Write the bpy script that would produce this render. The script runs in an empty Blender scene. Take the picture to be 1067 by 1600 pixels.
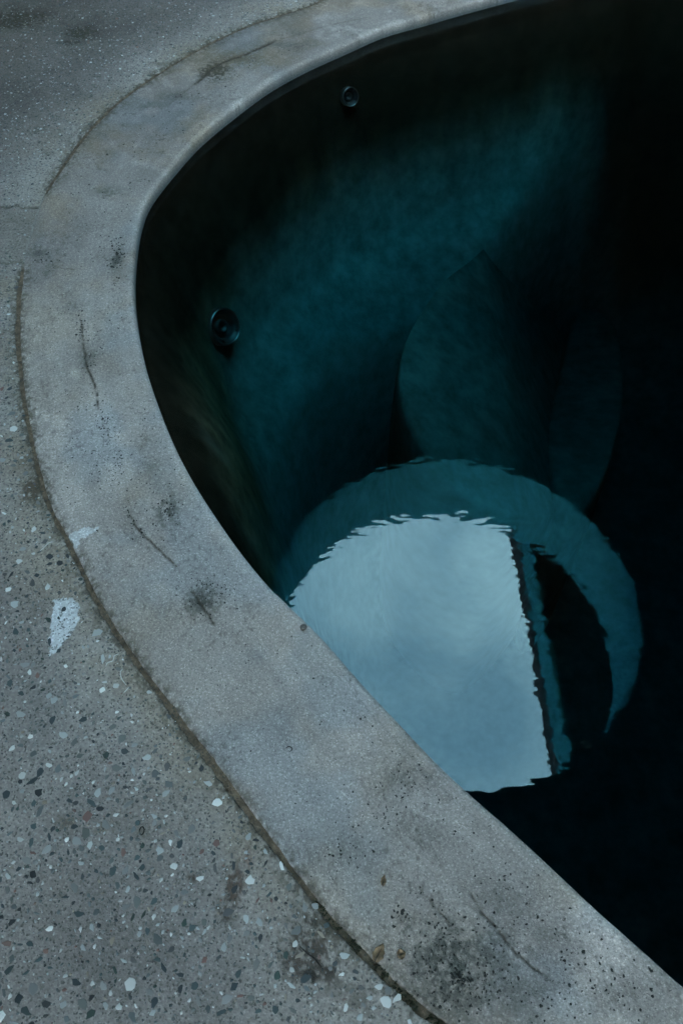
import bpy, math, random
import numpy as np
from mathutils import Vector, Matrix
from mathutils.bvhtree import BVHTree

rng = np.random.default_rng(7)
random.seed(7)
S = bpy.context.scene
C = S.collection
R = math.radians

# ------------------------------------------------------------------ camera
CAM_H, PITCH, FPX = 1.75, R(56), 1400.0          # metres above the coping, degrees below the horizon, focal length for a 1067 x 1600 frame
cam = bpy.data.cameras.new('camera')
cam.sensor_fit = 'VERTICAL'; cam.sensor_height = 36.0; cam.sensor_width = 24.0
cam.lens = 36.0 * FPX / 1600.0
cam.clip_start = 0.05; cam.clip_end = 2000
cam.dof.use_dof = True; cam.dof.focus_distance = 2.05; cam.dof.aperture_fstop = 6.3
co = bpy.data.objects.new('camera', cam); C.objects.link(co)
co.location = (0, 0, CAM_H); co.rotation_euler = (R(90) - PITCH, 0, 0)
S.camera = co
S.render.resolution_x, S.render.resolution_y = 682, 1024

# ------------------------------------------------------------------ sky
SUN_EL, SUN_ROT = R(42), R(188)
W = bpy.data.worlds.new('World'); S.world = W; W.use_nodes = True
nt = W.node_tree; N = nt.nodes; L = nt.links; N.clear()
sky = N.new('ShaderNodeTexSky'); sky.sky_type = 'NISHITA'; sky.sun_disc = False
sky.sun_elevation = SUN_EL; sky.sun_rotation = SUN_ROT; sky.dust_density = 2.0; sky.air_density = 1.0
tc = N.new('ShaderNodeTexCoord'); sx = N.new('ShaderNodeSeparateXYZ'); L.new(tc.outputs['Generated'], sx.inputs[0])
mz = N.new('ShaderNodeMath'); mz.operation = 'MAXIMUM'; mz.inputs[1].default_value = 0.06; L.new(sx.outputs['Z'], mz.inputs[0])
dx = N.new('ShaderNodeMath'); dx.operation = 'DIVIDE'; L.new(sx.outputs['X'], dx.inputs[0]); L.new(mz.outputs[0], dx.inputs[1])
dy = N.new('ShaderNodeMath'); dy.operation = 'DIVIDE'; L.new(sx.outputs['Y'], dy.inputs[0]); L.new(mz.outputs[0], dy.inputs[1])
cx = N.new('ShaderNodeCombineXYZ'); L.new(dx.outputs[0], cx.inputs[0]); L.new(dy.outputs[0], cx.inputs[1])
cx.inputs[2].default_value = 1.7
cn = N.new('ShaderNodeTexNoise'); cn.inputs['Scale'].default_value = 3.6; cn.inputs['Detail'].default_value = 5; cn.inputs['Roughness'].default_value = 0.47
cn.inputs['Distortion'].default_value = 0.5
L.new(cx.outputs[0], cn.inputs['Vector'])
cr = N.new('ShaderNodeValToRGB'); cr.color_ramp.interpolation = 'EASE'
cr.color_ramp.elements[0].position = 0.30; cr.color_ramp.elements[0].color = (2.0, 3.5, 4.6, 1)
cr.color_ramp.elements[1].position = 0.72; cr.color_ramp.elements[1].color = (6.0, 8.2, 9.2, 1)
L.new(cn.outputs['Fac'], cr.inputs[0])
mx = N.new('ShaderNodeMixRGB'); mx.inputs[0].default_value = 0.82           # a closed, uneven cloud cover with the blue showing through a little
L.new(sky.outputs[0], mx.inputs[1]); L.new(cr.outputs[0], mx.inputs[2])
bg = N.new('ShaderNodeBackground'); bg.inputs['Strength'].default_value = 0.12
L.new(mx.outputs[0], bg.inputs['Color'])
wo = N.new('ShaderNodeOutputWorld'); L.new(bg.outputs[0], wo.inputs['Surface'])

# ------------------------------------------------------------------ sun (veiled)
sl = bpy.data.lights.new('sun', 'SUN'); sl.energy = 1.0; sl.angle = R(12); sl.color = (1.0, 0.90, 0.78)
so = bpy.data.objects.new('sun', sl); C.objects.link(so)
sd = Vector((math.sin(SUN_ROT) * math.cos(SUN_EL), math.cos(SUN_ROT) * math.cos(SUN_EL), math.sin(SUN_EL)))
so.rotation_euler = sd.to_track_quat('Z', 'Y').to_euler(); so.location = sd * 20

# ------------------------------------------------------------------ exposure
S.view_settings.view_transform = 'Standard'; S.view_settings.look = 'None'
S.view_settings.gamma = 1.0; S.view_settings.exposure = 4.62; S.view_settings.use_curve_mapping = False
S.render.engine = 'CYCLES'
S.cycles.use_denoising = True; S.cycles.max_bounces = 6; S.cycles.transparent_max_bounces = 8; S.cycles.diffuse_bounces = 3; S.cycles.glossy_bounces = 2; S.cycles.use_adaptive_sampling = True; S.cycles.adaptive_threshold = 0.02
S.cycles.sample_clamp_indirect = 3.0

# ================================================================== helpers
def at(px, py, z=0.0):
    """ground position (x, y) that the photograph shows at a pixel, for a surface at height z"""
    x = (px - 533.5) / FPX; y = (800.0 - py) / FPX
    c, s = math.cos(PITCH), math.sin(PITCH)
    t = (CAM_H - z) / (s - y * c)
    return np.array((x * t, (c + y * s) * t))
def ats(pts, z=0.0): return np.array([at(a, b, z) for a, b in pts])

def _h(ix, iy, seed):
    n = (ix.astype(np.int64) * 374761393 + iy.astype(np.int64) * 668265263 + seed * 974634777) & 0xffffffff
    n = ((n ^ (n >> 13)) * 1274126177) & 0xffffffff
    return ((n ^ (n >> 16)) & 0xffff) / 65535.0
def vnoise(x, y, seed=0):
    ix = np.floor(x); iy = np.floor(y); fx = x - ix; fy = y - iy
    fx = fx * fx * (3 - 2 * fx); fy = fy * fy * (3 - 2 * fy)
    a = _h(ix, iy, seed); b = _h(ix + 1, iy, seed); c = _h(ix, iy + 1, seed); d = _h(ix + 1, iy + 1, seed)
    return (a * (1 - fx) + b * fx) * (1 - fy) + (c * (1 - fx) + d * fx) * fy
def fbm(x, y, seed=0, o=4, g=0.5):
    s = 0; a = 1; t = 0
    for k in range(o):
        s = s + a * vnoise(x * 2 ** k + 17.3 * k, y * 2 ** k - 9.1 * k, seed + k); t += a; a *= g
    return s / t
def sstep(a, b, x):
    t = np.clip((x - a) / (b - a), 0, 1); return t * t * (3 - 2 * t)
def segdist(P, poly):
    """distance of points to a polyline, and the fraction along it"""
    best = np.full(len(P), 1e9); fr = np.zeros(len(P)); n = len(poly) - 1
    for i in range(n):
        a, b = poly[i], poly[i + 1]; d = b - a
        t = np.clip(((P - a) @ d) / max(d @ d, 1e-12), 0, 1)
        q = np.hypot(*(P - (a + t[:, None] * d)).T)
        m = q < best; best[m] = q[m]; fr[m] = (i + t[m]) / n
    return best, fr
def spline(pts, n, closed=False):
    """Catmull-Rom through pts"""
    P = np.asarray(pts, float)
    if closed: Q = np.vstack([P[-1:], P, P[:2]])
    else: Q = np.vstack([2 * P[:1] - P[1:2], P, 2 * P[-1:] - P[-2:-1]])
    out = []
    for i in range(len(Q) - 3):
        t = np.linspace(0, 1, n, endpoint=False)[:, None]
        a, b, c, d = Q[i:i + 4]
        out.append(0.5 * (2 * b + (c - a) * t + (2 * a - 5 * b + 4 * c - d) * t ** 2 + (3 * b - a - 3 * c + d) * t ** 3))
    if not closed: out.append(P[-1:])
    return np.vstack(out)

def obj(name, me, mat, parent=None):
    o = bpy.data.objects.new(name, me); C.objects.link(o)
    if mat and not me.materials: me.materials.append(mat)
    if parent: o.parent = parent
    return o
def tag(o, label, cat=None, group=None, kind=None):
    o['label'] = label
    if cat: o['category'] = cat
    if group: o['group'] = group
    if kind: o['kind'] = kind
    return o
def empty(name, loc=(0, 0, 0)):
    o = bpy.data.objects.new(name, None); C.objects.link(o); o.location = loc; return o
def mesh(name, V, F, smooth=False, col=None):
    me = bpy.data.meshes.new(name)
    V = np.asarray(V, np.float32)
    if isinstance(F, np.ndarray):
        k = F.shape[1]
        me.vertices.add(len(V)); me.vertices.foreach_set('co', V.ravel())
        me.loops.add(F.size); me.loops.foreach_set('vertex_index', F.ravel().astype(np.int32))
        me.polygons.add(len(F)); me.polygons.foreach_set('loop_start', np.arange(0, F.size, k, dtype=np.int32))
        me.update(calc_edges=True)
    else:
        me.from_pydata(V.tolist(), [], F); me.update()
    me.polygons.foreach_set('use_smooth', np.full(len(me.polygons), smooth))
    if col is not None:
        a = me.color_attributes.new('Col', 'FLOAT_COLOR', 'POINT')
        c4 = np.ones((len(V), 4), np.float32); c4[:, :3] = col
        a.data.foreach_set('color', c4.ravel())
    return me
def gridfaces(n, m, wrap=False):
    i = np.arange(n if wrap else n - 1); j = np.arange(m - 1)
    I, J = np.meshgrid(i, j, indexing='ij'); I2 = (I + 1) % n
    return np.stack([I * m + J, I2 * m + J, I2 * m + J + 1, I * m + J + 1], -1).reshape(-1, 4)
def box(x0, x1, y0, y1, z0, z1):
    V = [(x, y, z) for z in (z0, z1) for y in (y0, y1) for x in (x0, x1)]
    return V, [(0, 2, 3, 1), (4, 5, 7, 6), (0, 1, 5, 4), (2, 6, 7, 3), (0, 4, 6, 2), (1, 3, 7, 5)]
def tube(path, r, k=8):
    """closed tube along a 3-D path with a radius per point"""
    P = np.asarray(path, float); n = len(P); r = np.broadcast_to(r, n)
    T = np.gradient(P, axis=0); T /= np.linalg.norm(T, axis=1)[:, None] + 1e-9
    V = []
    for i in range(n):
        up = np.array((0, 0, 1.0)) if abs(T[i, 2]) < .9 else np.array((1.0, 0, 0))
        a = np.cross(T[i], up); a /= np.linalg.norm(a); b = np.cross(a, T[i])
        for j in range(k):
            w = 2 * math.pi * j / k; V.append(P[i] + r[i] * (a * math.cos(w) + b * math.sin(w)))
    F = [(i * k + j, i * k + (j + 1) % k, (i + 1) * k + (j + 1) % k, (i + 1) * k + j) for i in range(n - 1) for j in range(k)]
    F += [tuple(range(k))[::-1], tuple((n - 1) * k + j for j in range(k))]
    return V, F

# ------------------------------------------------------------------ materials
def material(name):
    m = bpy.data.materials.new(name); m.use_nodes = True
    t = m.node_tree; return m, t.nodes, t.links, t.nodes['Principled BSDF']
def plain(name, col, rough=0.7, metal=0.0, var=0.25, scale=30, bump=0.0, spec=0.5):
    m, n, l, p = material(name)
    tcn = n.new('ShaderNodeTexCoord'); a = n.new('ShaderNodeTexNoise'); a.inputs['Scale'].default_value = scale; a.inputs['Detail'].default_value = 6
    l.new(tcn.outputs['Object'], a.inputs['Vector'])
    r = n.new('ShaderNodeValToRGB')
    r.color_ramp.elements[0].position = .3; r.color_ramp.elements[1].position = .7
    r.color_ramp.elements[0].color = (*[c * (1 - var) for c in col], 1); r.color_ramp.elements[1].color = (*[min(1, c * (1 + var)) for c in col], 1)
    l.new(a.outputs['Fac'], r.inputs[0]); l.new(r.outputs[0], p.inputs['Base Color'])
    p.inputs['Roughness'].default_value = rough; p.inputs['Metallic'].default_value = metal; p.inputs['Specular IOR Level'].default_value = spec
    if bump:
        b = n.new('ShaderNodeBump'); b.inputs['Distance'].default_value = bump; l.new(a.outputs['Fac'], b.inputs['Height']); l.new(b.outputs[0], p.inputs['Normal'])
    return m
def concrete(name, grain=420, light=0.5, dark=0.5, bump=0.0012):
    """colour per vertex, with sand grains: pale and dark specks and a rough skin"""
    m, n, l, p = material(name)
    at_ = n.new('ShaderNodeVertexColor'); at_.layer_name = 'Col'
    tcn = n.new('ShaderNodeTexCoord')
    def vor(sc):
        v = n.new('ShaderNodeTexVoronoi'); v.inputs['Scale'].default_value = sc; l.new(tcn.outputs['Object'], v.inputs['Vector']); return v
    def ramp(src, e):
        r = n.new('ShaderNodeValToRGB'); r.color_ramp.elements[0].position = e[0][0]; r.color_ramp.elements[0].color = (e[0][1],) * 3 + (1,)
        r.color_ramp.elements[1].position = e[1][0]; r.color_ramp.elements[1].color = (e[1][1],) * 3 + (1,)
        l.new(src, r.inputs[0]); return r
    v1 = vor(grain)
    sp = n.new('ShaderNodeSeparateColor'); l.new(v1.outputs['Color'], sp.inputs[0])
    hi = ramp(sp.outputs[0], ((.80, 0.0), (.97, light)))            # some grains are pale
    lo = ramp(sp.outputs[1], ((.80, 0.0), (.98, dark)))             # some are dark
    ns = n.new('ShaderNodeTexNoise'); ns.inputs['Scale'].default_value = grain * .45; ns.inputs['Detail'].default_value = 5; l.new(tcn.outputs['Object'], ns.inputs['Vector'])
    nr = ramp(ns.outputs['Fac'], ((.28, .78), (.72, 1.22)))
    mu = n.new('ShaderNodeMixRGB'); mu.blend_type = 'MULTIPLY'; mu.inputs[0].default_value = 1; l.new(at_.outputs['Color'], mu.inputs[1]); l.new(nr.outputs[0], mu.inputs[2])
    m1 = n.new('ShaderNodeMixRGB'); l.new(hi.outputs[0], m1.inputs[0]); l.new(mu.outputs[0], m1.inputs[1])
    sc = n.new('ShaderNodeMixRGB'); sc.blend_type = 'MULTIPLY'; sc.inputs[0].default_value = 1; l.new(mu.outputs[0], sc.inputs[1]); sc.inputs[2].default_value = (2.0, 2.0, 2.0, 1)
    l.new(sc.outputs[0], m1.inputs[2])
    m2 = n.new('ShaderNodeMixRGB'); l.new(lo.outputs[0], m2.inputs[0]); l.new(m1.outputs[0], m2.inputs[1]); m2.inputs[2].default_value = (.05, .055, .05, 1)
    l.new(m2.outputs[0], p.inputs['Base Color'])
    n2 = n.new('ShaderNodeTexNoise'); n2.inputs['Scale'].default_value = 90; n2.inputs['Detail'].default_value = 8; n2.inputs['Roughness'].default_value = .7
    l.new(tcn.outputs['Object'], n2.inputs['Vector'])
    b = n.new('ShaderNodeBump'); b.inputs['Distance'].default_value = bump * 2; b.inputs['Strength'].default_value = .8
    l.new(n2.outputs['Fac'], b.inputs['Height'])
    b2 = n.new('ShaderNodeBump'); b2.inputs['Distance'].default_value = bump * .35; l.new(v1.outputs['Distance'], b2.inputs['Height']); l.new(b.outputs[0], b2.inputs['Normal'])
    l.new(b2.outputs[0], p.inputs['Normal'])
    p.inputs['Roughness'].default_value = .82; p.inputs['Specular IOR Level'].default_value = .35
    return m
M_COP = concrete('coping_concrete', 430, .55, .35, .0010)
M_DECK = concrete('deck_concrete', 300, .35, .75, .0012)
M_ROOF = plain('roof_concrete', (.22, .17, .115), .95, 0, .3, 4, 0, .1)
M_WALL = plain('wall_render', (.26, .19, .14), .9, 0, .2, 2, 0, .1)
M_TEAL = plain('teal_paint', (.03, .18, .235), 1.0, 0, .15, 6, 0, 0.0)
M_DARKMETAL = plain('dark_metal', (.012, .014, .016), .8, 0, .2, 20, 0, .1)
M_SOFFIT = plain('dark_soffit', (.04, .045, .045), .95, 0, .2, 4, 0, .1)
M_FIT = plain('fitting_plastic', (.015, .018, .02), .45, 0, .2, 60)
M_CHROME = plain('fitting_steel', (.30, .32, .33), .3, 1.0, .05, 60)
M_LEAF = plain('dry_leaf', (.15, .10, .055), .75, 0, .45, 120, .0006)
M_TWIG = plain('dark_twig', (.022, .02, .018), .8, 0, .3, 200)
M_ROOT = plain('pale_root', (.55, .55, .52), .8, 0, .15, 200)
M_SHELL = plain('snail_shell', (.06, .055, .05), .5, 0, .5, 300)
M_MOSS = plain('moss', (.022, .030, .012), .95, 0, .5, 200, .001)
def vcol(name, rough):
    m, n, l, p = material(name)
    a = n.new('ShaderNodeVertexColor'); a.layer_name = 'Col'
    t = n.new('ShaderNodeTexCoord'); s = n.new('ShaderNodeTexNoise'); s.inputs['Scale'].default_value = 500; l.new(t.outputs['Object'], s.inputs['Vector'])
    r = n.new('ShaderNodeValToRGB'); r.color_ramp.elements[0].color = (.7, .7, .7, 1); r.color_ramp.elements[1].color = (1.3, 1.3, 1.3, 1); l.new(s.outputs['Fac'], r.inputs[0])
    mu = n.new('ShaderNodeMixRGB'); mu.blend_type = 'MULTIPLY'; mu.inputs[0].default_value = 1; l.new(a.outputs['Color'], mu.inputs[1]); l.new(r.outputs[0], mu.inputs[2])
    l.new(mu.outputs[0], p.inputs['Base Color']); p.inputs['Roughness'].default_value = rough
    return m
M_PEBS = vcol('small_pebbles', .55)
M_SPECK = plain('dirt', (.018, .020, .018), .9, 0, .4, 300)
M_PEB, n_, l_, p_ = material('pebble')
oi = n_.new('ShaderNodeObjectInfo'); tcp = n_.new('ShaderNodeTexCoord'); pn = n_.new('ShaderNodeTexNoise'); pn.inputs['Scale'].default_value = 260; pn.inputs['Detail'].default_value = 5
l_.new(tcp.outputs['Object'], pn.inputs['Vector'])
pr = n_.new('ShaderNodeValToRGB'); pr.color_ramp.elements[0].color = (.65, .65, .65, 1); pr.color_ramp.elements[1].color = (1.35, 1.35, 1.35, 1); l_.new(pn.outputs['Fac'], pr.inputs[0])
pm = n_.new('ShaderNodeMixRGB'); pm.blend_type = 'MULTIPLY'; pm.inputs[0].default_value = 1
l_.new(oi.outputs['Color'], pm.inputs[1]); l_.new(pr.outputs[0], pm.inputs[2]); l_.new(pm.outputs[0], p_.inputs['Base Color']); p_.inputs['Roughness'].default_value = .5

# plaster of the basin: pale, with brown-green algae
M_BASIN, n_, l_, p_ = material('basin_plaster')
a_ = n_.new('ShaderNodeVertexColor'); a_.layer_name = 'Col'; t_ = n_.new('ShaderNodeTexCoord')
q_ = n_.new('ShaderNodeTexNoise'); q_.inputs['Scale'].default_value = 14; q_.inputs['Detail'].default_value = 9; q_.inputs['Roughness'].default_value = .68; l_.new(t_.outputs['Object'], q_.inputs['Vector'])
r_ = n_.new('ShaderNodeValToRGB'); r_.color_ramp.elements[0].position = .34; r_.color_ramp.elements[0].color = (.55, .6, .58, 1); r_.color_ramp.elements[1].position = .66; r_.color_ramp.elements[1].color = (1.25, 1.25, 1.25, 1); l_.new(q_.outputs['Fac'], r_.inputs[0])
u_ = n_.new('ShaderNodeMixRGB'); u_.blend_type = 'MULTIPLY'; u_.inputs[0].default_value = 1; l_.new(a_.outputs['Color'], u_.inputs[1]); l_.new(r_.outputs[0], u_.inputs[2])
l_.new(u_.outputs[0], p_.inputs['Base Color']); p_.inputs['Roughness'].default_value = .9; p_.inputs['Specular IOR Level'].default_value = 0.0      # wetted: no gloss of its own under water

# water: a clear skin that mirrors by Fresnel, over a body of dark blue-green water
M_WATER = bpy.data.materials.new('water'); M_WATER.use_nodes = True
n_ = M_WATER.node_tree.nodes; l_ = M_WATER.node_tree.links; n_.clear()
t_ = n_.new('ShaderNodeTexCoord'); mp = n_.new('ShaderNodeMapping'); mp.inputs['Scale'].default_value = (1.0, 2.2, 1); l_.new(t_.outputs['Object'], mp.inputs['Vector'])
w1 = n_.new('ShaderNodeTexNoise'); w1.inputs['Scale'].default_value = 22; w1.inputs['Detail'].default_value = 1.2; w1.inputs['Roughness'].default_value = .55; l_.new(mp.outputs[0], w1.inputs['Vector'])
bp = n_.new('ShaderNodeBump'); bp.inputs['Distance'].default_value = .00018; l_.new(w1.outputs['Fac'], bp.inputs['Height'])
fr = n_.new('ShaderNodeFresnel'); fr.inputs['IOR'].default_value = 1.333; l_.new(bp.outputs[0], fr.inputs['Normal'])
tr = n_.new('ShaderNodeBsdfTransparent'); gl = n_.new('ShaderNodeBsdfGlossy'); gl.inputs['Roughness'].default_value = 0.0; gl.inputs['Color'].default_value = (.68, .96, 1, 1); l_.new(bp.outputs[0], gl.inputs['Normal'])
ms = n_.new('ShaderNodeMixShader'); l_.new(fr.outputs[0], ms.inputs[0]); l_.new(tr.outputs[0], ms.inputs[1]); l_.new(gl.outputs[0], ms.inputs[2])
va = n_.new('ShaderNodeVolumeAbsorption'); va.inputs['Color'].default_value = (0.0, .60, .64, 1); va.inputs['Density'].default_value = 2.3
ou = n_.new('ShaderNodeOutputMaterial'); l_.new(ms.outputs[0], ou.inputs['Surface']); l_.new(va.outputs[0], ou.inputs['Volume'])

# ================================================================== the plan of the pool
WATER_Z = -0.042
IN_PX = [(740, 2), (670, 22), (600, 42), (540, 68), (480, 95), (420, 128), (360, 172), (310, 214), (270, 258), (236, 302), (221, 335), (212, 380), (208, 440),
         (213, 500), (226, 565), (245, 625), (270, 688), (300, 747), (340, 810), (380, 866), (420, 914), (447, 940), (500, 992), (560, 1060), (620, 1125),
         (680, 1188), (735, 1240), (800, 1297), (860, 1352), (930, 1418), (1000, 1480), (1067, 1540)]
OUT_PX = [(511, 0), (395, 38), (344, 60), (273, 99), (192, 154), (137, 207), (101, 258), (71, 304), (48, 370), (35, 425), (28, 506), (30, 550), (38, 626), (53, 702),
          (76, 788), (109, 849), (137, 910), (167, 965), (212, 1031), (247, 1079), (304, 1157), (360, 1230), (416, 1306), (478, 1388), (517, 1438), (596, 1520), (680, 1600)]
vis = ats(IN_PX)
rest = np.array([(.76, .03), (1.0, -.13), (1.35, -.27), (1.8, -.22), (2.25, .08), (2.6, .65), (2.78, 1.4), (2.78, 2.2), (2.6, 2.95), (2.2, 3.55), (1.7, 3.83), (1.2, 3.84), (.8, 3.68)])
loop = spline(np.vstack([vis, rest]), 60, True)
# resample: fine where the photograph looks, coarse elsewhere
d = np.r_[0, np.cumsum(np.hypot(*np.diff(np.vstack([loop, loop[:1]]), axis=0).T))]; LEN = d[-1]
lx = np.r_[loop[:, 0], loop[0, 0]]; ly = np.r_[loop[:, 1], loop[0, 1]]
s_end = d[(len(vis) - 1) * 60] + .22
FS = .003
s_f = np.arange(-.35, s_end, FS); s_c = np.arange(s_end + .03, LEN - .35 - .01, .03)
s_all = np.r_[s_f, s_c]; NF = len(s_f); NS = len(s_all)
def edge(s):
    s = np.mod(s, LEN); return np.c_[np.interp(s, d, lx), np.interp(s, d, ly)]
E_ = edge(s_all)
# smooth outward normals
tn = edge(s_all + .05) - edge(s_all - .05); tn /= np.hypot(*tn.T)[:, None]
NRM = np.c_[tn[:, 1], -tn[:, 0]]
cen = np.array((1.15, 2.0))
if ((E_[NF // 2] - cen) @ NRM[NF // 2]) < 0: NRM = -NRM
# width of the coping from the traced joint
outw = spline(ats(OUT_PX), 30)
WID = np.full(NS, .33)
for i in range(NS):
    r_ = outw - E_[i]; al = r_ @ NRM[i]; ac = np.abs(r_ @ tn[i])
    ok = (al > .15) & (al < .6)
    if ok.any():
        k = np.argmin(np.where(ok, ac, 9)); 
        if ac[k] < .012: WID[i] = al[k]
ker = np.hanning(61); ker /= ker.sum()
WID[:NF] = np.convolve(np.pad(WID[:NF], 30, 'edge'), ker, 'valid')
OUTC = E_ + NRM * WID[:, None]
# joint between coping and deck: half width along s (m); it is cemented over for a stretch
def s_of(px, py): 
    q = at(px, py); return s_all[np.argmin(np.hypot(*(OUTC - q).T))]
JK = [(511, 0, .0058), (344, 60, .0060), (192, 154, .0062), (101, 258, .0060), (76, 296, .0042), (66, 312, .0004), (40, 408, .0004), (34, 430, .0055), (28, 506, .0065), (38, 626, .0050), (76, 788, .0048),
      (109, 849, .0050), (167, 965, .0058), (247, 1079, .0065), (330, 1190, .0085), (400, 1284, .0060), (478, 1388, .0045), (560, 1480, .0060), (680, 1600, .0080)]
js = np.array([s_of(a, b) for a, b, _ in JK]); jw = np.array([w for *_, w in JK]); o_ = np.argsort(js); js, jw = js[o_], jw[o_]
HW = np.interp(s_all, js, jw) * .88
HWi = HW * (.45 + 1.0 * fbm(s_all * 30, s_all * 0, 3, 5, .7)) ; HWo = HW * (.1 + 2.0 * fbm(s_all * 45, s_all * 0 + 4, 5, 5, .75))
JCOVER = np.clip(1 - HW / .003, 0, 1)                                # 1 where the joint is closed

# ================================================================== coping
prof = [(0.0, -.30), (0.0, -.12), (0.0, -.06), (0.0, -.035)]         # wet face of the coping, above the basin
rb = .013
for a in np.linspace(0, 90, 8): prof.append((rb - rb * math.cos(R(a)), -rb + rb * math.sin(R(a))))
npf = len(prof)
u = np.linspace(0, 1, 112)[1:]
T = np.zeros((NS, npf + len(u) + 2)); Z = np.zeros_like(T)
for k, (a, z) in enumerate(prof): T[:, k] = a; Z[:, k] = z
wi = WID - HWi
T[:, npf:npf + len(u)] = rb + (wi - rb - .003)[:, None] * u[None]
T[:, -2] = wi - .0005; Z[:, -2] = -.003; T[:, -1] = wi; Z[:, -1] = -.05
X = E_[:, None, 0] + NRM[:, None, 0] * T; Y = E_[:, None, 1] + NRM[:, None, 1] * T
SS = np.broadcast_to(s_all[:, None], T.shape)
topm = np.zeros(T.shape[1]); topm[npf - 3:-1] = 1
x, y, ss, tt = X.ravel(), Y.ravel(), SS.ravel(), T.ravel(); P2 = np.c_[x, y]; tm = np.tile(topm, NS)
wrel = tt / np.repeat(WID, T.shape[1])
z = Z.ravel().copy()
z += tm * ((fbm(x * 5, y * 5, 11) - .5) * .004 + (fbm(x * 60, y * 60, 12) - .5) * .0009)
lipline = np.exp(-((tt - .026 - .006 * fbm(ss * 8, ss * 0, 13)) / .0022) ** 2) * sstep(.45, .6, fbm(ss * 3, ss * 0, 14) + .12)
z -= tm * lipline * .0010
# chips along the pool edge
chip = sstep(.72, .8, vnoise(ss * 38, ss * 0, 91)) * np.exp(-((tt - .004) / .008) ** 2)
x = x - tm * chip * .0; z -= tm * chip * .0022
base = np.array((.352, .314, .290))
v = .70 + .60 * fbm(x * 6, y * 6, 21, 5, .55)
v *= .82 + .36 * fbm(ss * 2.4, tt * 30, 22, 4, .6)                            # trowel streaks along the edge
v *= .93 + .14 * fbm(x * 45, y * 45, 23)
v *= 1 + .30 * (sstep(.50, .66, fbm(x * 13, y * 13, 28, 5, .6)) - .35) * sstep(.4, .6, fbm(x * 2.3, y * 2.3, 29))
v *= 1 - .35 * sstep(.60, .74, fbm(x * 120, y * 120, 30, 3, .6)) * sstep(.42, .62, fbm(x * 8, y * 8, 32))
col = base * v[:, None]
tan = sstep(.44, .66, fbm(x * 4.5 + 3, y * 4.5, 24, 5, .6)) * .9
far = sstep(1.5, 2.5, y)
col *= (1 - .30 * far * (.6 + .8 * fbm(x * 3, y * 3, 27)))[:, None]              # weaker light on the far stretch, put into its colour
col = col * (1 - (tan * (.40 + .60 * far))[:, None] * np.array((.04, .12, .24)))
cool = sstep(.5, .7, fbm(x * 5 - 7, y * 5 + 2, 26, 4, .55))
col = col * (1 - cool[:, None] * np.array((.16, .09, .03)))
# pale worn streak down the middle of the upper stretch
pale, _ = segdist(P2, ats([(150, 640), (165, 700), (175, 730), (215, 780), (245, 800)]))
col *= (1 + .16 * np.exp(-(pale / .035) ** 2) * (.4 + fbm(x * 30, y * 30, 25)))[:, None]
col *= (1 + .10 * np.exp(-((tt - .008) / .01) ** 2))[:, None]
def blot(px, py, rx, ry, ang, k, c=(.07, .072, .062), sc=125, seed=31, lo=.46, hi=.66):
    """a growth of dark film with a ragged edge"""
    global col
    q = at(px, py); rr = math.hypot(*(at(px + 1, py) - q))
    a = R(ang); dx_ = (x - q[0]) / (rx * rr); dy_ = (y - q[1]) / (ry * rr)
    u_ = dx_ * math.cos(a) + dy_ * math.sin(a); w_ = -dx_ * math.sin(a) + dy_ * math.cos(a)
    g = np.exp(-(u_ ** 2 + w_ ** 2)); n = .75 * fbm(x * sc, y * sc, seed, 3, .7) + .25 * fbm(x * 22, y * 22, seed + 5)
    mk = np.clip(g * k * (.22 + 1.05 * sstep(lo, hi, n + g * .14)), 0, .95)[:, None]
    col = col * (1 - mk) + np.array(c) * mk
for b in [(318, 938, 36, 30, 20, .8), (262, 800, 22, 34, 10, .75), (225, 690, 16, 26, 0, .45, (.10, .09, .07)), (140, 560, 18, 30, 0, .5), (182, 405, 10, 26, 0, .8), (170, 300, 28, 20, 0, .5),
          (700, 1500, 70, 52, -40, .85), (690, 1560, 90, 40, -30, .6), (760, 1480, 50, 60, -40, .45), (640, 1440, 20, 14, 0, .8), (335, 110, 26, 30, 30, 1.2, (.05, .045, .03)), (380, 90, 60, 26, 25, .7, (.12, .095, .06)), (280, 150, 40, 12, 30, .5), (60, 395, 18, 12, 0, .6),
          (75, 420, 10, 14, 0, .6), (440, 70, 60, 14, 20, .45), (205, 780, 20, 40, 15, .35, (.16, .13, .10)), (550, 1330, 60, 40, 0, .25), (620, 1215, 40, 30, -40, .35), (145, 760, 14, 40, 0, .2),
          (240, 730, 25, 40, 10, .35), (390, 950, 22, 16, 0, .25), (240, 165, 26, 16, 20, .45), (110, 480, 30, 26, 0, .25), (270, 960, 40, 20, 0, .18), (830, 1560, 60, 40, 0, .35), (960, 1560, 60, 30, 0, .35),
          (120, 620, 10, 14, 0, .3, (.16, .14, .10)), (500, 1140, 40, 50, -40, .16), (780, 1400, 50, 40, -45, .3), (660, 1300, 60, 20, -45, .28), (870, 1460, 70, 18, -45, .3)]:
    blot(*b)
# dirt drawn out of the joint
jd = (WID[:, None] - T).ravel()
jn = np.interp(ss, np.sort(s_all), (.4 + fbm(np.sort(s_all) * 9, np.sort(s_all) * 0, 41)))
mk = np.clip(np.exp(-(jd / (.020 * jn + .003)) ** 1.1) * (.05 + 1.3 * sstep(.3, .7, fbm(x * 110, y * 110, 42, 3, .7))), 0, .85)[:, None] * (1 - np.repeat(JCOVER, T.shape[1]))[:, None]
col = col * (1 - mk) + np.array((.075, .065, .045)) * mk
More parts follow.
